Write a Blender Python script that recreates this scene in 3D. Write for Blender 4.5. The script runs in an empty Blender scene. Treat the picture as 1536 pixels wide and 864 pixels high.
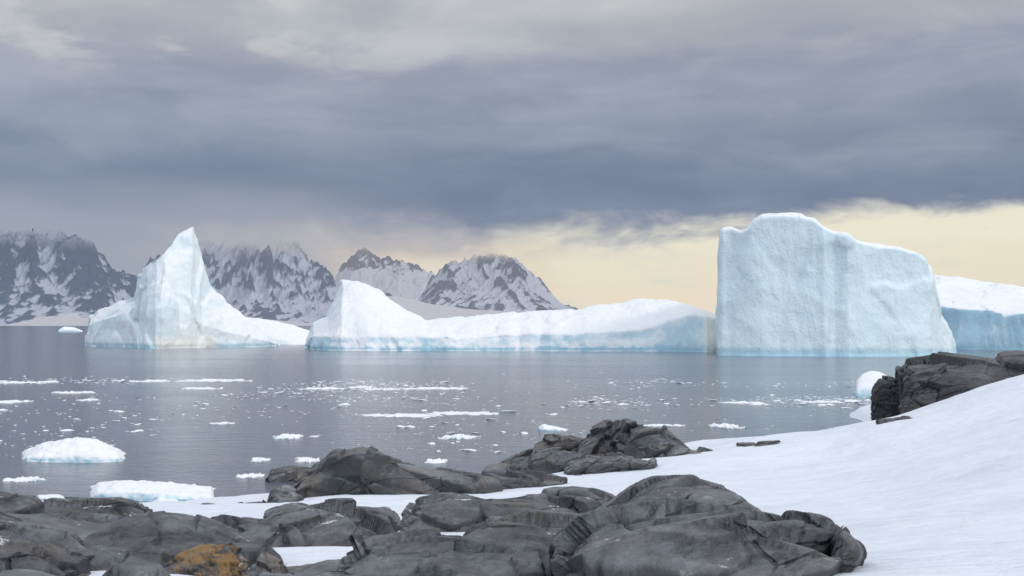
import bpy, math, random, bmesh, mathutils
import numpy as np
random.seed(7); np.random.seed(7)
S=bpy.context.scene
S.view_settings.view_transform='Standard'; S.view_settings.look='None'; S.view_settings.exposure=0
F=1920.0; H=5.0; HR=487.0      # focal length in photo pixels, eye height above the sea, horizon row

def P(px,row,d):               # image pixel column and row at chosen depth d -> world position
    return np.array([(px-768)/F*d, d, H+(HR-row)/F*d])

# ------------------------------------------------------------------ noise
def _hash(ix,iy,iz,seed):
    n=(ix*73856093)^(iy*19349663)^(iz*83492791)^(seed*2654435761&0x7fffffff)
    n=n&0x7fffffff
    n=((n>>13)^n)&0x7fffffff
    n=(n*((n*n*15731+789221)&0x7fffffff)+1376312589)&0x7fffffff
    return n/float(0x7fffffff)
def vnoise(p,seed=0):
    f=np.floor(p); t=p-f; i=f.astype(np.int64); t=t*t*t*(t*(t*6-15)+10)
    x,y,z=i[...,0],i[...,1],i[...,2]; r=0
    for a in (0,1):
        wa=t[...,0] if a else 1-t[...,0]
        for b in (0,1):
            wb=t[...,1] if b else 1-t[...,1]
            for c in (0,1):
                wc=t[...,2] if c else 1-t[...,2]
                r=r+wa*wb*wc*_hash(x+a,y+b,z+c,seed)
    return r*2-1
ROT=np.array([[0.8,-0.6,0],[0.48,0.64,-0.6],[0.36,0.48,0.8]])
def fbm(p,octv=4,seed=0,gain=.5):
    r=0;a=1;s=0
    for o in range(octv):
        r=r+a*vnoise(p,seed+o); s+=a; a*=gain; p=(p@ROT)*2.03+7.1
    return r/s
def ridged(p,octv=4,seed=0,gain=.5):
    r=0;a=1;s=0
    for o in range(octv):
        r=r+a*(1-2*np.abs(vnoise(p,seed+o))); s+=a; a*=gain; p=(p@ROT)*2.03+3.7
    return r/s-.42
def facets(G,size,amp,tilt,seed,aniso=(1,1,1),warp=.25,groove=0.,gw=.06):
    rs=np.random.RandomState(seed); sh=G.shape[:-1]; p=G.reshape(-1,3)/np.array(aniso)
    if warp: p=p+warp*size*np.stack([fbm(p/size,2,seed+5),fbm(p/size,2,seed+9),fbm(p/size,2,seed+11)],-1)
    lo=p.min(0)-size*.3; hi=p.max(0)+size*.3
    n=int(min(400,max(10,(np.prod(np.maximum((hi-lo)/size,1))))))
    c=lo+rs.rand(n,3)*(hi-lo); g=rs.randn(n,3)*tilt; o=rs.randn(n)*amp
    out=np.empty(len(p)); gr=np.zeros(len(p))
    for k in range(0,len(p),8000):
        q=p[k:k+8000]; dd=(q**2).sum(1)[:,None]-2*q@c.T+(c**2).sum(1)[None]
        if groove:
            pa=np.argpartition(dd,1,axis=1)[:,:2]
            da=np.maximum(np.take_along_axis(dd,pa,1),0); sw=da[:,0]>da[:,1]; idx=np.where(sw,pa[:,1],pa[:,0]); d2=np.sqrt(np.sort(da,1))
            gr[k:k+8000]=-groove*np.exp(-((d2[:,1]-d2[:,0])/(gw*size))**2)
        else: idx=dd.argmin(1)
        out[k:k+8000]=o[idx]+((q-c[idx])*g[idx]).sum(1)
    return (np.clip(out,-3*amp-size*tilt,3*amp+size*tilt)+gr).reshape(sh)

# ------------------------------------------------------------------ mesh helpers
def link(o): S.collection.objects.link(o); return o
def grid_mesh(name,G,mat,caps=False,origin=True,attr=None):
    nu,nv=G.shape[:2]; V=G.reshape(-1,3).copy()
    org=np.zeros(3)
    if origin:
        org=np.array([V[:,0].mean(),V[:,1].mean(),max(0,V[:,2].min())]); V-=org
    i=np.arange(nu-1)[:,None]*nv+np.arange(nv-1)[None]; i=i.reshape(-1)
    Fq=np.stack([i,i+nv,i+nv+1,i+1],-1).tolist()
    if caps:
        Fq.append(list(range(nv))); Fq.append(list(range((nu-1)*nv+nv-1,(nu-1)*nv-1,-1)))
    me=bpy.data.meshes.new(name); me.from_pydata(V.tolist(),[],Fq)
    me.polygons.foreach_set("use_smooth",[True]*len(me.polygons)); me.materials.append(mat)
    if attr is not None:
        a=me.attributes.new("snow_cover",'FLOAT','POINT'); a.data.foreach_set("value",attr.reshape(-1).astype(np.float32))
    me.update()
    o=bpy.data.objects.new(name,me); o.location=org; link(o); return o
def loft(name,St,nu,nv,disp,mat,smooth=2,shrink=True):
    A=np.array(St,float)
    if shrink:
        def ring(s,sec,out):
            c=sec.mean(0); c[2]=sec[:,2].min(); r=c+(sec-c)*s; r[:,2]=c[2]+(sec[:,2]-c[2])*(s**.45); r=r+out*(1-s); return r
        w=np.linalg.norm(A.max((0,1))-A.min((0,1)))*0.008
        d0=np.array([-w,0,0]); d1=np.array([w,0,0])
        A=np.concatenate([[ring(.04,A[0],d0)],[ring(.6,A[0],d0)],A,[ring(.6,A[-1],d1)],[ring(.04,A[-1],d1)]])
    du=np.r_[0,np.cumsum(np.linalg.norm(np.diff(A,axis=0),axis=2).mean(1)+1e-6)]
    U=np.linspace(0,du[-1],nu)
    B=np.empty((nu,A.shape[1],3))
    for j in range(A.shape[1]):
        for c in range(3): B[:,j,c]=np.interp(U,du,A[:,j,c])
    dv=np.r_[0,np.cumsum(np.linalg.norm(np.diff(B,axis=1),axis=2).mean(0)+1e-6)]
    W=np.linspace(0,dv[-1],nv); G=np.empty((nu,nv,3))
    for k in range(3):
        idx=np.clip(np.searchsorted(dv,W)-1,0,len(dv)-2); t=(W-dv[idx])/(dv[idx+1]-dv[idx])
        G[:,:,k]=B[:,idx,k]*(1-t)+B[:,idx+1,k]*t
    for _ in range(smooth):
        G[1:-1]=(G[:-2]+2*G[1:-1]+G[2:])/4; G[:,1:-1]=(G[:,:-2]+2*G[:,1:-1]+G[:,2:])/4
    gu=np.gradient(G,axis=0); gv=np.gradient(G,axis=1); n=np.cross(gu,gv)
    n/=np.linalg.norm(n,axis=2,keepdims=True)+1e-9
    c=G.reshape(-1,3).mean(0)
    if ((G-c)*n).sum()<0: n=-n
    for _ in range(3):
        n[1:-1]=(n[:-2]+n[1:-1]+n[2:])/3
    n/=np.linalg.norm(n,axis=2,keepdims=True)+1e-9
    G=G+n*disp(G)[...,None]
    return grid_mesh(name,G,mat,caps=True)
def tag(o,label=None,cat=None,kind=None,group=None):
    if label:o["label"]=label
    if cat:o["category"]=cat
    if kind:o["kind"]=kind
    if group:o["group"]=group
    return o

# ------------------------------------------------------------------ node helper
class N:
    def __init__(s,tree): s.t=tree; s.n=tree.nodes; s.l=tree.links
    def new(s,ty,**k):
        nd=s.n.new(ty)
        for a,b in k.items(): setattr(nd,a,b)
        return nd
    def set(s,sock,v):
        if isinstance(v,bpy.types.NodeSocket): s.l.new(v,sock)
        else:
            if isinstance(v,(tuple,list)) and sock.type=='RGBA' and len(v)==3: v=(*v,1)
            sock.default_value=v
    def m(s,op,a,b=0.0,c=None,clamp=False):
        nd=s.new('ShaderNodeMath',operation=op,use_clamp=clamp); s.set(nd.inputs[0],a); s.set(nd.inputs[1],b)
        if c is not None: s.set(nd.inputs[2],c)
        return nd.outputs[0]
    def ss(s,x,lo,hi,a=0.,b=1.):
        nd=s.new('ShaderNodeMapRange',interpolation_type='SMOOTHSTEP')
        for i,v in zip(range(5),(x,lo,hi,a,b)): s.set(nd.inputs[i],v)
        return nd.outputs[0]
    def mix(s,f,a,b,bt='MIX'):
        nd=s.new('ShaderNodeMix',data_type='RGBA',blend_type=bt); s.set(nd.inputs[0],f); s.set(nd.inputs[6],a); s.set(nd.inputs[7],b); return nd.outputs[2]
    def noise(s,v,scale,det=4,rough=.5,dist=0.):
        nd=s.new('ShaderNodeTexNoise'); s.l.new(v,nd.inputs['Vector']); nd.inputs['Scale'].default_value=scale
        nd.inputs['Detail'].default_value=det; nd.inputs['Roughness'].default_value=rough; nd.inputs['Distortion'].default_value=dist; return nd.outputs['Fac']
    def vor(s,v,scale,feat='DISTANCE_TO_EDGE'):
        nd=s.new('ShaderNodeTexVoronoi',feature=feat); s.l.new(v,nd.inputs['Vector']); nd.inputs['Scale'].default_value=scale; return nd.outputs[0]
    def scale(s,v,x,y,z,rot=None):
        if rot:
            nd=s.new('ShaderNodeMapping'); s.l.new(v,nd.inputs[0]); nd.inputs['Rotation'].default_value=rot; v=nd.outputs[0]
        nd=s.new('ShaderNodeVectorMath',operation='MULTIPLY'); s.l.new(v,nd.inputs[0]); nd.inputs[1].default_value=(x,y,z); return nd.outputs[0]
    def comb(s,x,y,z):
        nd=s.new('ShaderNodeCombineXYZ')
        for i,v in enumerate((x,y,z)): s.set(nd.inputs[i],v)
        return nd.outputs[0]
    def sep(s,v):
        nd=s.new('ShaderNodeSeparateXYZ'); s.l.new(v,nd.inputs[0]); return nd.outputs
    def ramp(s,x,pts,interp='EASE'):
        nd=s.new('ShaderNodeValToRGB'); s.l.new(x,nd.inputs[0]); cr=nd.color_ramp; cr.interpolation=interp
        while len(cr.elements)<len(pts): cr.elements.new(0.5)
        for e,(p,c) in zip(cr.elements,pts): e.position=p; e.color=(*c,1)
        return nd.outputs[0]
    def bump(s,h,dist,strength=1.,nrm=None):
        nd=s.new('ShaderNodeBump'); s.l.new(h,nd.inputs['Height']); nd.inputs['Distance'].default_value=dist; nd.inputs['Strength'].default_value=strength
        if nrm is not None: s.l.new(nrm,nd.inputs['Normal'])
        return nd.outputs[0]
def mat(name):
    m=bpy.data.materials.new(name); m.use_nodes=True; t=N(m.node_tree); b=m.node_tree.nodes['Principled BSDF']
    g=t.new('ShaderNodeNewGeometry'); return m,t,b,g.outputs['Position'],g.outputs['Normal']

# ------------------------------------------------------------------ materials
def ice_mat(name,sc=1.0,face=(.62,.79,.88),pale=(.80,.90,.94),base=(.42,.68,.79),snowlo=.25,snowhi=.6,band=2.4,bumpd=.4,cream=None):
    m,t,b,pos,nor=mat(name)
    nz=t.sep(nor)[2]; px_,py_,z=t.sep(pos)
    n1=t.noise(pos,.12*sc,5,.55); n2=t.noise(t.scale(pos,1,1,.45),.45*sc,5,.6,.3); n3=t.noise(pos,2.5*sc,5,.65)
    fc=t.mix(t.ss(n1,.35,.65),face,pale); fc=t.mix(t.m('MULTIPLY',t.ss(n2,.5,.8),.6),fc,(.88,.94,.965))
    zz=t.m('ADD',z,t.m('MULTIPLY',t.m('SUBTRACT',n2,.5),band*1.2))
    fc=t.mix(t.ss(zz,band,band*.1,0,.85),fc,base)
    sm=t.m('ADD',nz,t.m('MULTIPLY',t.m('SUBTRACT',n2,.5),.4))
    col=t.mix(t.ss(sm,snowlo,snowhi),fc,(.92,.94,.96))
    if cream:   # warm light on the ice, painted into its colour: (x0,x1,zmax,strength)
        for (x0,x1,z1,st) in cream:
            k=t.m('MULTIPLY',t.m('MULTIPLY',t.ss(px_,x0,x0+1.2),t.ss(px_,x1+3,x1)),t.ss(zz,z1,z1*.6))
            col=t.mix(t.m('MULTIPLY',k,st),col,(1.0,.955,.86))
    t.l.new(col,b.inputs['Base Color']); b.inputs['Roughness'].default_value=.6; b.inputs['Specular IOR Level'].default_value=.25
    h=t.m('ADD',t.m('MULTIPLY',n2,1.0),t.m('MULTIPLY',n3,.22)); t.l.new(t.bump(h,bumpd,.8),b.inputs['Normal']); return m
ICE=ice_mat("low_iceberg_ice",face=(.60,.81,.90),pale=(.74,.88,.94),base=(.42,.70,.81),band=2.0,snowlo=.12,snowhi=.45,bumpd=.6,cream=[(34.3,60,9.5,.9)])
ICEW=ice_mat("white_iceberg_ice",face=(.80,.90,.95),pale=(.88,.94,.965),band=1.5)
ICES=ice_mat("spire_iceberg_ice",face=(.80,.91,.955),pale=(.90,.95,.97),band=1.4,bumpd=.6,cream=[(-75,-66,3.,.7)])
ICEB=ice_mat("blue_iceberg_ice",face=(.76,.91,.97),pale=(.83,.94,.98),base=(.48,.77,.88),band=1.6,snowlo=.5,snowhi=.85,bumpd=.6)
ICED=ice_mat("blue_grey_iceberg_ice",face=(.36,.56,.68),pale=(.48,.68,.78),base=(.40,.62,.72),band=1.5,snowlo=.35,snowhi=.6,bumpd=.6)  # darker blue-grey ice colour
GROW=ice_mat("growler_ice",sc=5,face=(.52,.78,.88),pale=(.78,.90,.94),band=.25,snowlo=.1,snowhi=.45,bumpd=.07)
FLOE=ice_mat("floe_ice",sc=5,face=(.62,.72,.79),pale=(.72,.80,.85),base=(.45,.60,.68),band=.06,snowlo=.1,snowhi=.5,bumpd=.04)

def rock_mat(name,lichen=0.,tone=1.,brown=.3,snow=True):
    m,t,b,pos,nor=mat(name); nz=t.sep(nor)[2]
    n1=t.noise(pos,.7,4,.55); n2=t.noise(pos,6,6,.7); n3=t.noise(pos,60,4,.75); st=t.noise(t.scale(pos,.6,.6,4.5,rot=(.35,.25,.2)),1.8,4,.55,.3)
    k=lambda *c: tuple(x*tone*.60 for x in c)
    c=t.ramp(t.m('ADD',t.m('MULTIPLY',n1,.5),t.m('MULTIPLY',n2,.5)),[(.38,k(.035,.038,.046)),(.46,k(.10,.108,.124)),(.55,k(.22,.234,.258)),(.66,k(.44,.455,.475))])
    c=t.mix(t.m('MULTIPLY',t.ss(t.noise(pos,1.3,4,.6),.50,.64),brown),c,k(.24,.19,.15))
    c=t.mix(t.m('MULTIPLY',t.ss(n3,.55,.75),.35),c,k(.5,.5,.52)); c=t.mix(t.m('MULTIPLY',t.ss(n3,.45,.28),.45),c,(.02,.02,.024))
    c=t.mix(t.ss(nz,.82,.35,0,.85),c,k(.03,.03,.036))  # steep sides darkened: shade painted into the rock colour
    msk=t.ss(t.noise(pos,.9,2,.5),.44,.56)
    ck=t.m('MULTIPLY',t.ss(t.vor(t.scale(pos,1.,.3,1.6,rot=(.3,.2,.6)),.9),.0,.012,1,0),msk)
    c=t.mix(t.m('MULTIPLY',ck,.85),c,(.008,.008,.008))
    if lichen>0:
        ln=t.noise(pos,4.5,6,.75); c=t.mix(t.m('MULTIPLY',t.ss(ln,.47,.58),.8),c,(.30,.165,.04))
    c=t.mix(t.m('MULTIPLY',t.ss(t.noise(pos,1.7,5,.7),.60,.70),.35),c,(.10,.10,.055))
    if snow:
        sn=t.m('MULTIPLY',t.ss(nz,.8,.97),t.ss(t.noise(pos,2.6,6,.75),.61,.66)); c=t.mix(sn,c,(.80,.82,.86))
    t.l.new(c,b.inputs['Base Color']); b.inputs['Roughness'].default_value=.36; b.inputs['Specular IOR Level'].default_value=.6
    h=t.m('ADD',t.m('MULTIPLY',n2,.34),t.m('MULTIPLY',n3,.06)); h=t.m('ADD',h,t.m('MULTIPLY',st,.5)); h=t.m('SUBTRACT',h,t.m('MULTIPLY',ck,.4))
    t.l.new(t.bump(h,.12,.9),b.inputs['Normal']); return m
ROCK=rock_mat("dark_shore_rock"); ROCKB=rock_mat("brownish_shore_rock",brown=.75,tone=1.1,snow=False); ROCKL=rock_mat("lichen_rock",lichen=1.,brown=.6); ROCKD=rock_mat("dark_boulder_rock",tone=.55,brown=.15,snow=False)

m,t,b,pos,nor=mat("snow_cover"); SNOW=m
n1=t.noise(pos,.35,4,.5); n2=t.noise(t.scale(pos,1,1.7,1),2.6,5,.55); n3=t.noise(pos,30,3,.6)
t.l.new(t.mix(n1,(.78,.83,.91),(.84,.875,.935)),b.inputs['Base Color']); b.inputs['Roughness'].default_value=.75; b.inputs['Specular IOR Level'].default_value=.2
h=t.m('ADD',t.m('MULTIPLY',n1,1.8),t.m('ADD',t.m('MULTIPLY',n2,.26),t.m('MULTIPLY',n3,.035))); t.l.new(t.bump(h,.28,.9),b.inputs['Normal'])

m,t,b,pos,nor=mat("cold_sea_water"); WATER=m
b.inputs['Base Color'].default_value=(.115,.135,.17,1); b.inputs['IOR'].default_value=1.333
a1=t.noise(t.scale(pos,.5,1.0,1),1.2,4,.62,.8); a2=t.noise(t.scale(pos,.8,1.2,1),5.5,4,.6,.4); a3=t.noise(t.scale(pos,.2,1,1),.05,4,.6)
calm=t.ss(a3,.38,.62,.4,1.0)
h=t.m('MULTIPLY',t.m('ADD',t.m('MULTIPLY',a1,.7),t.m('MULTIPLY',a2,.25)),calm)
t.l.new(t.bump(h,.105,1.),b.inputs['Normal']); b.inputs['Roughness'].default_value=.14

def mountain_mat(name,lo,hi,th=0.,haze=.32,hazec=(.30,.33,.41),cl=150):
    m,t,b,pos,nor=mat(name); z=t.sep(pos)[2]
    at=t.new('ShaderNodeAttribute',attribute_name="snow_cover").outputs['Fac']
    n1=t.noise(t.scale(pos,1,1,.5),.010,6,.65); n2=t.noise(t.scale(pos,1,.6,.22),.045,6,.75); n3=t.noise(pos,.03,5,.7)
    sm=t.m('ADD',at,t.m('MULTIPLY',t.m('SUBTRACT',n2,.5),1.3)); sm=t.m('ADD',sm,t.m('MULTIPLY',t.m('SUBTRACT',n1,.5),1.4))
    rock=t.mix(n3,(.028,.042,.078),(.095,.12,.17))
    c=t.mix(t.ss(sm,th-.16,th+.26),rock,(.60,.62,.68))
    t.l.new(c,b.inputs['Base Color']); b.inputs['Roughness'].default_value=.9; b.inputs['Specular IOR Level'].default_value=.1
    t.l.new(t.bump(t.m('ADD',n2,t.m('MULTIPLY',n3,.5)),22,.8),b.inputs['Normal'])
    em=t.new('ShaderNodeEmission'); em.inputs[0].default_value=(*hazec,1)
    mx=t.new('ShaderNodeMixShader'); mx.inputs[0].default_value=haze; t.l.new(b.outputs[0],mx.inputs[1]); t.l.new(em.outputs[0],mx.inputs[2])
    if lo>2000: t.l.new(mx.outputs[0],t.n['Material Output'].inputs[0]); return m
    tr=t.new('ShaderNodeBsdfTransparent'); cn=t.noise(t.scale(pos,1,1,1.6),.0035,5,.6)
    zz=t.m('ADD',z,t.m('MULTIPLY',t.m('SUBTRACT',cn,.5),cl))
    m2=t.new('ShaderNodeMixShader'); t.l.new(t.ss(zz,lo,hi),m2.inputs[0]); t.l.new(mx.outputs[0],m2.inputs[1]); t.l.new(tr.outputs[0],m2.inputs[2])
    t.l.new(m2.outputs[0],t.n['Material Output'].inputs[0]); return m

# ------------------------------------------------------------------ world
SUN_EL=math.radians(30); SUN_AZ=math.radians(122)   # clockwise from +Y (view direction)
w=bpy.data.worlds.new("World"); S.world=w; w.use_nodes=True; t=N(w.node_tree)
for n in list(t.n): t.n.remove(n)
out=t.new('ShaderNodeOutputWorld'); tc=t.new('ShaderNodeTexCoord'); D=tc.outputs['Generated']; x,y,z=t.sep(D)
hor=t.m('SQRT',t.m('ADD',t.m('MULTIPLY',x,x),t.m('MULTIPLY',y,y))); el=t.m('DIVIDE',z,t.m('MAXIMUM',hor,.001)); az=t.m('ARCTAN2',x,y)
el=t.m('MAXIMUM',el,-.02)
def q(ax,ex,o=0.): return t.comb(t.m('MULTIPLY',az,ax),t.m('MULTIPLY',el,ex),o)
na=t.noise(q(2.6,11,1.3),1,4,.5,.4); nb=t.noise(q(7,20,4.1),1,5,.52,.4); nc=t.noise(q(3.5,22,8.2),1,4,.48,.3); nd_=t.noise(q(17,40,3.),1,5,.55,.4)
e1=t.m('ADD',el,t.m('ADD',t.m('MULTIPLY',t.m('SUBTRACT',na,.5),.08),t.m('MULTIPLY',t.m('SUBTRACT',nb,.5),.06)))
e1=t.m('ADD',e1,t.m('MULTIPLY',t.m('SUBTRACT',nd_,.5),.022))
deck=t.ramp(e1,[(.055,(.31,.35,.44)),(.088,(.195,.24,.345)),(.12,(.215,.26,.36)),(.155,(.27,.315,.41)),(.195,(.335,.37,.45)),(.23,(.45,.475,.52)),(.32,(.56,.57,.595)),(1.,(.85,.87,.92))])
bil=t.m('ADD',t.m('MULTIPLY',nb,.45),t.m('MULTIPLY',nc,.55))
deck=t.mix(t.ss(bil,.36,.66),t.mix(1.,deck,(.86,.875,.91),'MULTIPLY'),t.mix(1.,deck,(1.17,1.15,1.12),'MULTIPLY'))
# deck thins to pale mist low in the west
deck=t.mix(t.m('MULTIPLY',t.ss(t.m('ADD',el,t.m('MULTIPLY',t.m('SUBTRACT',nb,.5),.05)),.118,.080),t.ss(az,-.02,-.22)),deck,(.33,.37,.45))
pf=t.m('MULTIPLY',t.ss(t.m('ADD',nb,t.m('MULTIPLY',t.m('SUBTRACT',nd_,.5),.5)),.50,.62),t.m('MULTIPLY',t.ss(el,.175,.215),t.ss(az,.02,-.25)))
deck=t.mix(t.m('MULTIPLY',pf,.5),deck,(.64,.63,.63))
deck=t.mix(t.m('MULTIPLY',t.ss(na,.45,.65),t.ss(el,.17,.24,0,.14)),deck,(.60,.55,.52))
clear=t.ramp(e1,[(.0,(.86,.75,.60)),(.03,(.82,.76,.61)),(.07,(.85,.81,.65)),(.10,(.80,.77,.67))])
clear=t.mix(t.m('MULTIPLY',t.ss(nc,.48,.66,0,.6),t.ss(el,.07,.03)),clear,(.87,.70,.56))
clear=t.mix(t.ss(t.m('ADD',t.m('MULTIPLY',nd_,.5),t.m('MULTIPLY',nb,.5)),.48,.62,0,.55),clear,(.66,.64,.61))
mist=t.mix(t.ss(nb,.35,.65),(.38,.41,.47),(.56,.54,.55))
mist=t.mix(t.ss(az,-.32,-.14,1,0),mist,(.34,.38,.46))
pk=t.m('MULTIPLY',t.ss(t.m('ADD',el,t.m('MULTIPLY',t.m('SUBTRACT',nb,.5),.04)),.074,.052),t.ss(az,-.17,-.08)); mist=t.mix(t.m('MULTIPLY',pk,.8),mist,(.82,.68,.53))
gapf=t.ss(t.m('ADD',az,t.m('ADD',t.m('MULTIPLY',t.m('SUBTRACT',nb,.5),.35),t.m('MULTIPLY',el,-.9))),-.13,.04)
low=t.mix(gapf,mist,clear)
pw=t.m('MULTIPLY',t.m('MULTIPLY',t.ss(t.m('ADD',nb,t.m('SUBTRACT',nd_,.5)),.40,.56),t.ss(el,.045,.06)),t.m('MULTIPLY',t.ss(az,.06,-.02),t.ss(az,-.25,-.17)))
low=t.mix(t.m('MULTIPLY',pw,.8),low,(.50,.47,.48))
edge=t.m('ADD',.074,t.m('MULTIPLY',t.ss(az,.1,.42),.012))
dv=t.m('SUBTRACT',el,edge); dv=t.m('ADD',dv,t.m('MULTIPLY',t.m('SUBTRACT',nb,.5),.030)); dv=t.m('ADD',dv,t.m('MULTIPLY',t.m('SUBTRACT',nd_,.5),.048))
wd=t.ss(az,-.15,.2,.022,.011)
cover=t.ss(dv,t.m('MULTIPLY',wd,-1.),wd)
col=t.mix(cover,low,deck)
back=t.ss(y,.25,-.25); col=t.mix(back,col,(.90,.98,1.11))
sky=t.new('ShaderNodeTexSky',sky_type='NISHITA'); sky.sun_disc=False; sky.sun_elevation=SUN_EL; sky.sun_rotation=SUN_AZ
bg1=t.new('ShaderNodeBackground'); t.l.new(sky.outputs[0],bg1.inputs[0]); bg1.inputs[1].default_value=.08
bg2=t.new('ShaderNodeBackground'); t.l.new(col,bg2.inputs[0]); bg2.inputs[1].default_value=1.
ms=t.new('ShaderNodeMixShader'); t.l.new(t.ss(cover,0,1,.95,.98),ms.inputs[0]); t.l.new(bg1.outputs[0],ms.inputs[1]); t.l.new(bg2.outputs[0],ms.inputs[2]); t.l.new(ms.outputs[0],out.inputs[0])

sl=bpy.data.lights.new("sun_light",'SUN'); sl.energy=.95; sl.angle=math.radians(12); sl.color=(1,.94,.85)
so=link(bpy.data.objects.new("sun_light",sl))
sd=mathutils.Vector((math.sin(SUN_AZ)*math.cos(SUN_EL),math.cos(SUN_AZ)*math.cos(SUN_EL),math.sin(SUN_EL)))
so.rotation_euler=sd.to_track_quat('Z','Y').to_euler()

cam=bpy.data.cameras.new("camera"); cam.lens=45; cam.sensor_width=36; cam.clip_end=120000; cam.clip_start=.1
co=link(bpy.data.objects.new("camera",cam)); co.location=(0,0,H); co.rotation_euler=(math.radians(90)+math.atan(55/F),0,0); S.camera=co

# ------------------------------------------------------------------ sea
bpy.ops.mesh.primitive_plane_add(size=2,location=(0,0,0)); sea=bpy.context.object; sea.name="water"; sea.scale=(40000,40000,1); sea.data.materials.append(WATER); tag(sea,"calm grey sea water with gentle ripples","sea","structure")

# ------------------------------------------------------------------ shore terrain
C=[(0,760,33),(0,800,20),(0,864,11),(300,765,33),(300,800,21),(300,864,11),(500,742,36),(500,780,25),(500,830,15),(500,864,11),
(700,735,37),(700,780,25),(700,864,11),(900,700,43),(900,730,34),(900,780,22),(900,864,10.5),(1060,667,51),(1060,700,40),(1060,760,25),(1060,864,9.5),
(1200,662,52),(1200,700,40),(1200,760,25),(1200,864,9),(1310,615,70),(1310,645,52),(1310,700,38),(1310,760,24),(1310,864,8.5),
(1400,603,66),(1400,614,52),(1380,634,45),(1450,595,52),(1400,740,25),(1400,864,8.5),(1536,566,60),(1536,618,42),(1536,700,24),(1536,864,8),(1700,530,60),(1700,600,38),(1700,864,7),(2000,505,55),(2000,600,30)]
CT=[P(*c) for c in C]
def PZ(px,d,z): return np.array([(px-768)/F*d,d,z])
CT+=[PZ(0,39,-1.2),(PZ(300,38,-1.)),PZ(500,44,-1),PZ(700,45,-1),PZ(900,52,-1),PZ(1060,60,-1.2),PZ(1200,61,-1.2),PZ(1290,84,-1.2),PZ(1400,88,-.8),PZ(1536,84,.5),PZ(1700,90,1.),PZ(768,110,-6),PZ(1536,125,-6),PZ(0,80,-6),PZ(-600,40,-4),PZ(-700,20,.8),
 np.array([0,-12,4.2]),np.array([0,2,3.45]),np.array([-12,-8,3.]),np.array([14,-8,4.8]),np.array([14,8,3.6]),np.array([50,20,6]),np.array([-20,8,1.6]),np.array([-40,0,-1]),np.array([50,70,3.])]
CT=np.array(CT); n=len(CT)
def U(r2): return np.where(r2>1e-9,r2*np.log(r2+1e-12),0)
K=U(((CT[:,None,:2]-CT[None,:,:2])**2).sum(-1)); K[np.arange(n),np.arange(n)]+=5.
Pm=np.c_[np.ones(n),CT[:,:2]]; Am=np.block([[K,Pm],[Pm.T,np.zeros((3,3))]]); sol=np.linalg.solve(Am,np.r_[CT[:,2],0,0,0])
def terr(X,Y):
    X=np.asarray(X,float); Y=np.asarray(Y,float); sh=X.shape; p=np.stack([X.ravel(),Y.ravel()],-1); r=np.empty(len(p))
    for k in range(0,len(p),20000):
        qv=p[k:k+20000]; r[k:k+20000]=U(((qv[:,None]-CT[None,:,:2])**2).sum(-1))@sol[:n]+sol[n]+qv@sol[n+1:]
    z=r.reshape(sh); s=np.clip((z+.05)/.14,0,1); return z+.22*s*s*(3-2*s)
def tz(p,q_): return float(terr(np.array([p]),np.array([q_]))[0])
def ground_d(px,row):
    ds=np.linspace(6,110,1200); X=(px-768)/F*ds; zz=H+(HR-row)/F*ds; g=np.maximum(terr(X,ds),0)
    k=np.argmax(zz<=g); return ds[k] if (zz<=g).any() else 5*F/(row-HR)
ys=-15+135*np.linspace(0,1,420)**1.35; xs=np.linspace(-48,62,360); YY,XX=np.meshgrid(ys,xs,indexing='ij')
Z=terr(XX,YY); p3=np.stack([XX,YY,0*XX],-1)
Z=Z+.16*fbm(p3*.3,4,3)+.04*fbm(p3*1.2,3,8)
sn=grid_mesh("snow_ground",np.stack([XX,YY,Z],-1),SNOW,origin=False); tag(sn,"smooth white snow slope running down to the sea","snow","structure")
ys=np.linspace(5,36,380); bs=np.linspace(-0.62,.12,440)
YY,BB=np.meshgrid(ys,bs,indexing='ij'); XX=YY*BB; T=terr(XX,YY); row=HR+F*(H-T)/YY; px=768+F*BB
bord=np.interp(px,[-300,0,215,235,345,600,850,905,960],[735,752,784,800,812,812,822,858,1000])
mk=np.clip((row-bord)/16,-1,1)
for (a,b_,c_,d_) in [(45,155,843,900),(425,545,818,850),(586,620,776,802),(262,378,850,900)]:
    rr=np.maximum(np.abs(px-(a+b_)/2)/((b_-a)/2),np.abs(row-(c_+d_)/2)/((d_-c_)/2)); mk=np.minimum(mk,np.clip((rr-1)*3,-1,1))
p3=np.stack([XX,YY,0*XX],-1)
rz=T+.09*mk-.01+.06*ridged(p3*.9,4,5)+facets(p3,.8,.05,.12,12,warp=.12,groove=.10,gw=.045)+.015*fbm(p3*5,3,4)-np.where(mk<0,.4*-mk,0)
rg=grid_mesh("rocky_ground",np.stack([XX,YY,rz],-1),ROCK,origin=False); tag(rg,"bare dark bedrock showing between patches of snow","rock","structure")

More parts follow.
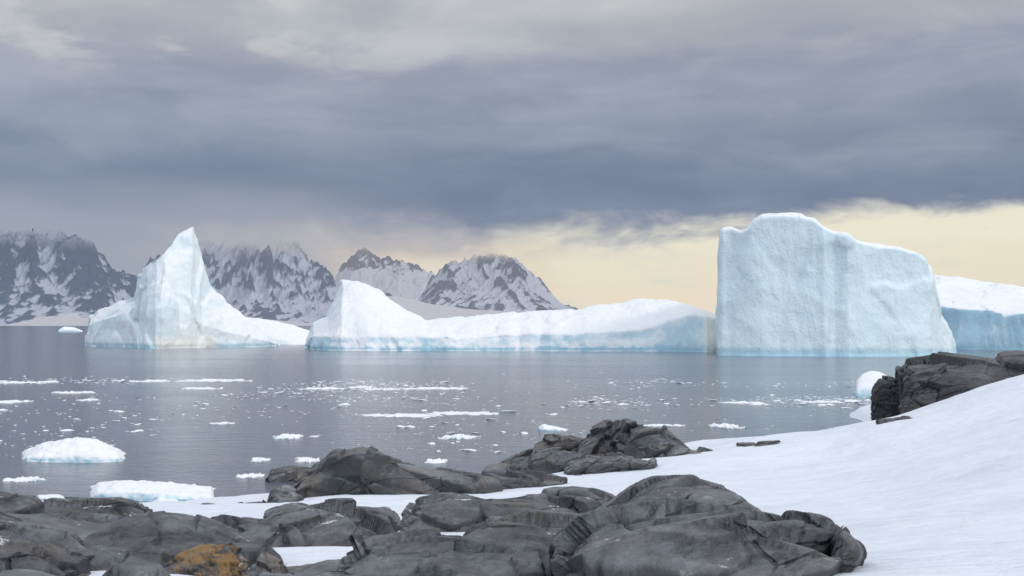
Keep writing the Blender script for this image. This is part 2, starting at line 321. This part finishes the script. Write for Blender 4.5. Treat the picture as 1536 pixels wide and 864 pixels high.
# ------------------------------------------------------------------ rocks
def rock(st,label,depth=None,mt=ROCK,seed=1,fac=1.0,cat="rock",name="shore_rock",d0=None):
    secs=[]; width=abs(st[-1][0]-st[0][0]); dm=np.mean([ground_d(s[0],min(s[2],905)) for s in st]) if d0 is None else d0
    wm=width/F*dm; dep=depth or wm*.55; size=min(wm,dep*1.6)
    for i,(px,top,bot) in enumerate(st):
        e=min(i,len(st)-1-i); k=.55 if e==0 else (.85 if e==1 else 1.)
        d=ground_d(px,min(bot,905)) if d0 is None else d0
        d=.5*d+.5*dm
        dd=dep*k; B=P(px,bot,d); T=P(px,top+1,d+dd*.5); hgt=max(T[2]-B[2],.05)
        b0=[B[0],d-.05*dd,min(B[2],tz(B[0],d))-.45]; b1=[B[0],d,B[2]-.02]
        f1=[B[0]*.6+T[0]*.4,d+dd*.06,B[2]+hgt*.45]; f2=[T[0],d+dd*.19,B[2]+hgt*.78]
        bk1=[T[0],d+dd*.75,B[2]+hgt*.72]; xb=(px-768)/F*(d+dd); bk=[xb,d+dd,min(B[2],tz(xb,d+dd))-.5]
        secs.append([b0,b1,f1,f2,list(T),bk1,bk])
    rs=np.random.RandomState(seed); ang=rs.uniform(-.35,.35); R=np.array([[math.cos(ang),0,math.sin(ang)],[0,1,0],[-math.sin(ang),0,math.cos(ang)]])
    def disp(G):
        s=size; Q=G@R
        return fac*(.024*s*fbm(G/(s*.6),2,seed)+facets(Q,s*.27,.014*s,.155,seed+7,(1.9,1.2,.75),.03,groove=.018*s,gw=.026)
          +.6*facets(Q,s*.13,.006*s,.13,seed+17,(2.1,1.,.6),.03,groove=.005*s,gw=.04)+.004*s*ridged(G/(s*.22),4,seed+3)+.0022*s*fbm(G/(s*.05),3,seed+20))
    o=loft(name,secs,270,155,disp,mt,smooth=2); tag(o,label,cat,group="dark rocks on the snowy shore"); return o
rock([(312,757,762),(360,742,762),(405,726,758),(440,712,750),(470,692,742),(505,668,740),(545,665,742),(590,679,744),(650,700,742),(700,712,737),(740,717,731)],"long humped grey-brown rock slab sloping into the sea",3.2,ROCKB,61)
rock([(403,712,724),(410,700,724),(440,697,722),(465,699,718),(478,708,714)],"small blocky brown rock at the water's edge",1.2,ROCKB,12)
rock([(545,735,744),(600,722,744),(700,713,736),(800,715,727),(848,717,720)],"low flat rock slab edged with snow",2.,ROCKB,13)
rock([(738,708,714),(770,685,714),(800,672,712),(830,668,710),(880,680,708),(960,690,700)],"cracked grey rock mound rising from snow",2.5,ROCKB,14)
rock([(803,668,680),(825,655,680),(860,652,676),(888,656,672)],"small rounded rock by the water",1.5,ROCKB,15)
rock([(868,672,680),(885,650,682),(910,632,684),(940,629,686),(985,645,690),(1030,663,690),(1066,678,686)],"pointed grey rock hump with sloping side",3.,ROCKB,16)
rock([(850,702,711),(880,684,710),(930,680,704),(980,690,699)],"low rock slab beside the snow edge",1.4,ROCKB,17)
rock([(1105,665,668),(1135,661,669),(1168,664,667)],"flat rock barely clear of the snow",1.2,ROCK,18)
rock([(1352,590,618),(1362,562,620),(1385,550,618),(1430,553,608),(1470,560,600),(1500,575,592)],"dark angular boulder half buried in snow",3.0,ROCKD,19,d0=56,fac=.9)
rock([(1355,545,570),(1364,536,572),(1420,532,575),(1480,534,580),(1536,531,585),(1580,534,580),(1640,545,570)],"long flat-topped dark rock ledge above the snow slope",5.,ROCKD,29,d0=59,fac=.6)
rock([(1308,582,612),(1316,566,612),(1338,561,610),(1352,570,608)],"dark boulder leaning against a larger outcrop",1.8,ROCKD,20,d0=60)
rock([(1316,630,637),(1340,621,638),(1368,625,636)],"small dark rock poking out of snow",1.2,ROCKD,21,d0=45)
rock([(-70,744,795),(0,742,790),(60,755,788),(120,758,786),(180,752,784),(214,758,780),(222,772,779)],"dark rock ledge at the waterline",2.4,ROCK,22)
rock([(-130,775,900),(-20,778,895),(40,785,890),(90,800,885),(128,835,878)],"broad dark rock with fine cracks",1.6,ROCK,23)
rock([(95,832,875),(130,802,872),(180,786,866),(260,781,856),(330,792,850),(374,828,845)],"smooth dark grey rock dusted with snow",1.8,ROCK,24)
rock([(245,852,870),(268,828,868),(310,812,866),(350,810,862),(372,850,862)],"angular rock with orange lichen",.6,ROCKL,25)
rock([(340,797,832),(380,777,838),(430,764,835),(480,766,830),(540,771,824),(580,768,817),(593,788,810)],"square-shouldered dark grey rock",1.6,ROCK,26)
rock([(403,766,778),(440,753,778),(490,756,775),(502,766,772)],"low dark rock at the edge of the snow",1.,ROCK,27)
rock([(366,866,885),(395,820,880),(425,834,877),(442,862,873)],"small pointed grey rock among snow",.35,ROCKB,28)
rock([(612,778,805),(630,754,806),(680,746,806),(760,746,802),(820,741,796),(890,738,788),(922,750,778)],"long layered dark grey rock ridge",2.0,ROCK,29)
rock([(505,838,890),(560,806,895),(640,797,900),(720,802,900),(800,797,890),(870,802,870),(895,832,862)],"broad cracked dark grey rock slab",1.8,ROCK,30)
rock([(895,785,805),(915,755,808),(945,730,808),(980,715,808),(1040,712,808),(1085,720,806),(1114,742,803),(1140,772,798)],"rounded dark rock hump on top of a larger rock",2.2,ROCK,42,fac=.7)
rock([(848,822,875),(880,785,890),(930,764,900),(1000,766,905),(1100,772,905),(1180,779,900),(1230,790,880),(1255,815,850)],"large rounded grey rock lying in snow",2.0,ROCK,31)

# ------------------------------------------------------------------ icebergs
def berg(name,st,label,thick,crest=.3,back=.95,mt=ICEW,nu=320,nv=170,seed=1,size=10,amp=1.,cat="iceberg",lean=.02,group=None,flute=0.,smooth=1,und=0,fc=1.,fcs=.4,fine=1.,wob=0.,post=0):
    secs=[]; wr=random.Random(seed)
    if wob:   # break the straight cliff line between stations given in image pixels
        st2=[]
        for a,b in zip(st[:-1],st[1:]):
            nseg=max(1,int(abs(b[0]-a[0])/14))
            for k in range(nseg):
                f=k/nseg; r=[a[j]*(1-f)+b[j]*f for j in range(4)]
                if k: r[2]+=wr.uniform(-1,1)*wob; r[3]+=wr.uniform(-1,1)*wob*.25
                st2.append(tuple(r))
        st=st2+[st[-1]]
    for s in st:
        px,top,lip,d=s[:4]; cr=s[4] if len(s)>4 else crest; T=P(px,top,d+thick*cr); X0=(px-768)/F*d; zl=max(H+(HR-lip)/F*(d+thick*lean),.1)
        zl=min(zl,T[2]); bx=lambda dd:(px-768)/F*dd
        d1,d2,d3,d4=d+thick*lean,d+thick*(lean*1.4),d+thick*(cr*.55),d+thick*min(.9,cr+.35)
        secs.append([[X0,d+und,-size*.15],[X0,d,0],[bx(d1),d1,zl*.6],[bx(d2),d2,zl],[bx(d3),d3,zl+(T[2]-zl)*.55],list(T),[bx(d4),d4,T[2]*back],[bx(d+thick),d+thick,T[2]*back*.6],[bx(d+thick),d+thick,-size*.15]])
    def disp(G):
        s=size; r=.05*s*fbm(G/(s*.6),4,seed)+.03*s*ridged(G/(s*.35),4,seed+3)
        if fc: r=r+fc*facets(G,s*fcs,.006*s*fcs/.4,.09,seed+7,(1,1,1.5),.2)
        for _ in range(post):   # weathering rounds the broken edges
            r[1:-1]=(r[:-2]+2*r[1:-1]+r[2:])/4; r[:,1:-1]=(r[:,:-2]+2*r[:,1:-1]+r[:,2:])/4
        r=r+.006*s*fine*fbm(G/(s*.06),3,seed+9)+.010*s*fine*ridged(G/(s*.15),4,seed+29)
        if flute: r=r+flute*s*ridged(G*np.array([1,1,.25])/(s*.25),3,seed+13)
        f=np.exp(-((G[...,2]-size*.02)/(size*.035))**2); return amp*r-.02*size*f*amp
    o=loft(name,secs,nu,nv,disp,mt,smooth=smooth); tag(o,label,cat,group=group); return o
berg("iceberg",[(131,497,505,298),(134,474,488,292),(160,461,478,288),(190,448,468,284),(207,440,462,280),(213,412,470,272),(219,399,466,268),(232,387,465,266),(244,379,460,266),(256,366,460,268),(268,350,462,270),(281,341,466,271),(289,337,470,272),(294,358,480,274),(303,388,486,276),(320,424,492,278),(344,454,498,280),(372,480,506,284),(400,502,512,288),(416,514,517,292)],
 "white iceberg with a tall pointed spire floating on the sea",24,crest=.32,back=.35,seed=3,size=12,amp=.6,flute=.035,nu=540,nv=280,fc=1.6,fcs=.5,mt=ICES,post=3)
berg("iceberg",[(355,476,500,330),(385,477,505,325),(410,481,508,322),(440,488,512,320),(466,497,517,320),(474,506,518,322)],"low smooth white iceberg beside a pointed one",40,crest=.5,seed=5,size=8,amp=.4)
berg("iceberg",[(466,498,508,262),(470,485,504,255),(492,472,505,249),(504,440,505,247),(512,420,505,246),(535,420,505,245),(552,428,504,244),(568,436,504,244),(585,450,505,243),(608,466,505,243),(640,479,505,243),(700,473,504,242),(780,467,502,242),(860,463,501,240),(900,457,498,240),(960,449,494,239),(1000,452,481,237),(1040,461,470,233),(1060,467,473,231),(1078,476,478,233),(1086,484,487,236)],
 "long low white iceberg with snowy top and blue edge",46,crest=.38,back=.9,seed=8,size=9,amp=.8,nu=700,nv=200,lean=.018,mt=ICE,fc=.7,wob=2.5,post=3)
berg("iceberg",[(1080,346,352,207),(1084,340,345,206.5),(1097,338,343,206),(1112,344,348,205),(1120,341,346,204.5),(1130,329,334,204),(1144,322,327,203.5),(1170,320,325,203),(1205,321,326,202),(1224,326,332,201.5),(1236,338,342,201),(1252,346,351,201),(1272,351,356,200),(1290,360,364,200),(1318,365,370,200.5),(1350,367,372,201),(1376,376,381,202),(1392,389,394,203),(1399,425,430,205),(1410,470,476,207),(1426,498,504,210),(1432,520,524,213)],
 "massive blocky pale blue iceberg with sheer cliff face",45,crest=.10,back=.97,mt=ICEB,seed=14,size=20,amp=.45,nu=560,nv=400,lean=.03,smooth=1,fc=1.0,fcs=.35,fine=.9,post=5)
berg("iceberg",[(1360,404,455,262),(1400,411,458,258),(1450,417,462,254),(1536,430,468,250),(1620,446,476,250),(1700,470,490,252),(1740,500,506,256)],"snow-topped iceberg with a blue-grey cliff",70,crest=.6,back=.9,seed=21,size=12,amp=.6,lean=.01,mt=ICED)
berg("iceberg",[(88,495,496,880),(96,490,494,880),(112,491,494,880),(124,496,497,880)],"tiny distant white iceberg on the horizon",12,seed=22,size=3,amp=.5,nu=60,nv=40)
G="small icebergs floating near the shore"
berg("small_iceberg",[(1279,588,591,90),(1284,570,586,89),(1293,560,585,89),(1306,556,584,89),(1318,557,584,89),(1330,563,586,89.5),(1340,575,588,90),(1346,590,593,91)],"small rounded white iceberg beside the shore rocks",3.,seed=23,size=1.4,amp=.3,nu=90,nv=60,mt=GROW,group=G,smooth=5)
berg("small_iceberg",[(32,688,690,47.5),(42,676,686,47),(68,664,684,46.7),(120,656,682,46.5),(150,660,683,46.5),(178,674,686,46.8),(191,687,690,47.3)],"rounded pale blue and white growler on the water",3.2,crest=.4,back=.8,seed=24,size=1.2,amp=.9,nu=160,nv=90,mt=GROW,group=G)
berg("small_iceberg",[(134,742,744,37.3),(150,728,738,36.8),(178,722,736,36.6),(240,724,738,36.3),(290,730,741,36.2),(318,735,744,36.4),(326,745,748,36.8)],"flat-topped white growler with blue underside",2.6,crest=.4,back=.85,seed=25,size=.8,amp=.8,nu=160,nv=90,mt=GROW,group=G)
berg("small_iceberg",[(50,752,754,37),(62,744,752,36.5),(90,742,752,36.3),(110,752,754,36.8)],"little pale blue growler near the rocks",1.,seed=26,size=.5,amp=.8,nu=70,nv=50,mt=GROW,group=G)
berg("small_iceberg",[(222,758,762,36),(240,748,757,35.6),(268,750,757,35.6),(282,760,762,36)],"little rough growler near the rocks",1.,seed=28,size=.5,amp=.8,nu=70,nv=50,mt=GROW,group=G)
berg("small_iceberg",[(808,640,644,60.6),(814,636,643,60.4),(835,640,644,60.3),(852,645,646,60.6)],"small wedge-shaped white growler",1.,seed=27,size=.5,amp=.8,nu=70,nv=50,mt=GROW,group=G)

def floe(x0,x1,row,label,rh=3,seed=1,thick_rows=8):
    d=5*F/(row-HR); cx=((x0+x1)/2-768)/F*d; a=(x1-x0)/2/F*d; b_=max(.12,5*F/(row-HR-thick_rows*.5)-d); nr,na_=14,150
    th=np.linspace(0,2*math.pi,na_+1)[:-1]; V=[];Fc=[]
    R=1+.25*fbm(np.stack([np.cos(th)*1.6,np.sin(th)*1.6,0*th+seed],-1),3,seed)+.5*fbm(np.stack([np.cos(th)*9,np.sin(th)*3,0*th+seed],-1),4,seed)
    hh=rh/F*d
    prof=[(1.02,-.3),(1.0,0.),(.985,.4*hh)]+[(r,hh*(.45+.4*(1-r))) for r in np.linspace(.95,.08,nr)]
    for r,z_ in prof:
        X=cx+a*r*R*np.cos(th); Y=d+b_*r*R*np.sin(th); Zn=fbm(np.stack([X/(.12*a+.1),Y/(.3*b_+.1),0*X],-1),3,seed+2)
        for q1,q2,q3 in zip(X,Y,Zn): V.append((q1-cx,q2-d,z_+(q3*hh*1.4 if z_>.01 else 0)))
    for i in range(len(prof)-1):
        for j in range(na_): Fc.append((i*na_+j,i*na_+(j+1)%na_,(i+1)*na_+(j+1)%na_,(i+1)*na_+j))
    Fc.append(tuple(range((len(prof)-1)*na_,len(prof)*na_)))
    me=bpy.data.meshes.new("ice_floe"); me.from_pydata(V,[],Fc); me.polygons.foreach_set("use_smooth",[True]*len(me.polygons)); me.materials.append(FLOE)
    o=link(bpy.data.objects.new("ice_floe",me)); o.location=(cx,d,0); tag(o,label,"ice floe",group="flat ice floes drifting on the sea")
i=0
for x0,x1,row in [(0,50,574),(58,84,573),(-40,30,604),(270,372,571),(200,250,572),(455,510,583),(522,560,581),(548,600,584),(612,694,583),(538,660,623),(650,752,620),(960,1024,638),(1082,1140,604),(1200,1260,603),(84,144,589),(118,150,600),(10,70,719),(318,352,635),(0,46,602),(270,330,583),(660,715,656),(380,404,690),(640,668,692),(1070,1110,640),(415,450,656),(445,480,690),(360,395,714)]:
    i+=1; w_=x1-x0; floe(x0,x1,row,"long flat white ice floe on calm water" if w_>90 else "small flat white ice floe on calm water",rh=1.5 if row<640 else 3,seed=i*3,thick_rows=(2.5 if row<600 else 4) if w_>90 else (2 if row<640 else 5))

base=[]
for v in range(7):
    bm=bmesh.new(); bmesh.ops.create_icosphere(bm,subdivisions=3,radius=1)
    A=np.array([q_.co[:] for q_ in bm.verts]); sc=1+.45*fbm(A*1.1+v*9,3,v)+facets(A*1.,.7,.08,.15,v+60)
    fl=random.uniform(.25,.5)
    for q_,a_,s_ in zip(bm.verts,A,sc): q_.co=(a_[0]*s_,a_[1]*s_,a_[2]*s_*fl)
    me=bpy.data.meshes.new("ice_chunk"); bm.to_mesh(me); bm.free(); me.polygons.foreach_set("use_smooth",[True]*len(me.polygons)); me.materials.append(FLOE); base.append(me)
bm=bmesh.new(); bmesh.ops.create_icosphere(bm,subdivisions=1,radius=1); IV=np.array([q_.co[:] for q_ in bm.verts]); IF=[[x_.index for x_ in f.verts] for f in bm.faces]; bm.free()
cnt=0; rs=random.Random(5); items=[]
bands=[(0,1300,574,4,360),(380,800,584,3,190),(850,1300,602,5,300),(0,1250,622,26,220),(0,700,670,40,130),(300,760,690,14,35),(0,320,735,14,24),(560,1000,650,14,40),(450,720,599,3,80),(100,500,592,3,60)]
for (a,b_,r0,sp,num) in bands:
    k=0; tries=0
    while k<num and tries<4000:
        tries+=1; px=rs.uniform(a,b_); row=rs.gauss(r0,sp)
        if row<546 or row>760: continue
        d=5*F/(row-HR); X=(px-768)/F*d
        if vnoise(np.array([[X*.08,d*.05,.5]]),77)[0]<rs.uniform(-.3,.3): continue
        if tz(X,d)>-.35: continue
        items.append((rs.random()**6*(4.5 if row>600 else 2.4)+.78,px,row,X,d)); k+=1
items.sort(key=lambda v:-v[0])
for (sz,px,row,X,d) in items[:295]:
    o=link(bpy.data.objects.new("ice_chunk",base[rs.randrange(7)])); s=sz/F*d
    o.location=(X,d,s*.02); o.scale=(s*rs.uniform(.9,2.8),s*rs.uniform(.8,1.4),s*rs.uniform(.6,1.2)); o.rotation_euler=(rs.uniform(-.2,.2),rs.uniform(-.2,.2),rs.uniform(-.5,.5))
    tag(o,"small chunk of white brash ice on the water","ice chunk",group="small ice chunks scattered over the sea"); cnt+=1
V=[];Fc=[]
for (sz,px,row,X,d) in items[295:]:
    s=sz/F*d; n0=len(V); v=IV*np.array([s*rs.uniform(1.2,3.6),s*1.2,s*rs.uniform(.3,.75)])+np.array([X,d,0]); V+=v.tolist(); Fc+=[[x_+n0 for x_ in f] for f in IF]
me=bpy.data.meshes.new("brash_ice"); me.from_pydata(V,[],Fc); me.materials.append(FLOE); o=link(bpy.data.objects.new("brash_ice",me)); tag(o,"fine scatter of tiny white brash ice crumbs on water","brash ice","stuff")

# ------------------------------------------------------------------ mountains
def mountain(prof,D,label,mt,seed,dep=1000,rough=1.,nx=520,ny=190,kind=None,name="mountain",snowline=None,bias=0.,jag=1.):
    pr=np.array(prof,float); X=(pr[:,0]-768)/F*D; Zt=H+(HR-pr[:,1])/F*D
    xs=np.linspace(X[0],X[-1],nx); tv=np.linspace(0,1.6,ny); TV,XX=np.meshgrid(tv,xs,indexing='ij')
    top=np.maximum(np.interp(XX,X,Zt),0)
    YY=D-dep+TV*dep; p3=np.stack([XX,YY,0*XX],-1)
    wx=XX+rough*110*fbm(p3/700,3,seed)*(1.2-np.minimum(TV,1))
    prof_=np.maximum(np.interp(wx,X,Zt),0)
    g=np.where(TV<1,np.clip(TV,0,1)**1.2,1-np.clip((TV-1)/.6,0,1)**1.1)
    sk=XX+.35*YY; sk2=XX-.5*YY
    r1=ridged(np.stack([wx/330,YY/800,0*XX],-1),4,seed+2,.55); r2=ridged(np.stack([sk/110,YY/260,0*XX],-1),4,seed+5,.6); r3=ridged(np.stack([sk2/50,YY/130,0*XX],-1),3,seed+15,.6)
    a=np.clip(1.25-np.abs(TV-.55)*1.6,.15,1)
    Z=prof_*g*(1+.5*rough*a*r1+.24*rough*r2*a+.10*r3*rough*a)+rough*jag*(20*r2+12*r3+6*fbm(p3/25,3,seed+8))*np.clip(g*2,0,1)*np.clip(top/150,0,1)-2
    Z=np.maximum(Z,-5)
    # snow lies in the gullies and on the lower aprons, rock stands out on the ribs
    snow=-.6*r1-1.0*r2-.9*r3+bias+.45*np.clip(.35-TV,0,1)+.2*fbm(p3/250,3,seed+70)
    if snowline is not None: snow=snow+np.clip((snowline-Z)/60,-.6,2.)
    o=grid_mesh(name,np.stack([XX,YY,Z],-1),mt,attr=snow)
    tag(o,label,"mountain",kind=kind)
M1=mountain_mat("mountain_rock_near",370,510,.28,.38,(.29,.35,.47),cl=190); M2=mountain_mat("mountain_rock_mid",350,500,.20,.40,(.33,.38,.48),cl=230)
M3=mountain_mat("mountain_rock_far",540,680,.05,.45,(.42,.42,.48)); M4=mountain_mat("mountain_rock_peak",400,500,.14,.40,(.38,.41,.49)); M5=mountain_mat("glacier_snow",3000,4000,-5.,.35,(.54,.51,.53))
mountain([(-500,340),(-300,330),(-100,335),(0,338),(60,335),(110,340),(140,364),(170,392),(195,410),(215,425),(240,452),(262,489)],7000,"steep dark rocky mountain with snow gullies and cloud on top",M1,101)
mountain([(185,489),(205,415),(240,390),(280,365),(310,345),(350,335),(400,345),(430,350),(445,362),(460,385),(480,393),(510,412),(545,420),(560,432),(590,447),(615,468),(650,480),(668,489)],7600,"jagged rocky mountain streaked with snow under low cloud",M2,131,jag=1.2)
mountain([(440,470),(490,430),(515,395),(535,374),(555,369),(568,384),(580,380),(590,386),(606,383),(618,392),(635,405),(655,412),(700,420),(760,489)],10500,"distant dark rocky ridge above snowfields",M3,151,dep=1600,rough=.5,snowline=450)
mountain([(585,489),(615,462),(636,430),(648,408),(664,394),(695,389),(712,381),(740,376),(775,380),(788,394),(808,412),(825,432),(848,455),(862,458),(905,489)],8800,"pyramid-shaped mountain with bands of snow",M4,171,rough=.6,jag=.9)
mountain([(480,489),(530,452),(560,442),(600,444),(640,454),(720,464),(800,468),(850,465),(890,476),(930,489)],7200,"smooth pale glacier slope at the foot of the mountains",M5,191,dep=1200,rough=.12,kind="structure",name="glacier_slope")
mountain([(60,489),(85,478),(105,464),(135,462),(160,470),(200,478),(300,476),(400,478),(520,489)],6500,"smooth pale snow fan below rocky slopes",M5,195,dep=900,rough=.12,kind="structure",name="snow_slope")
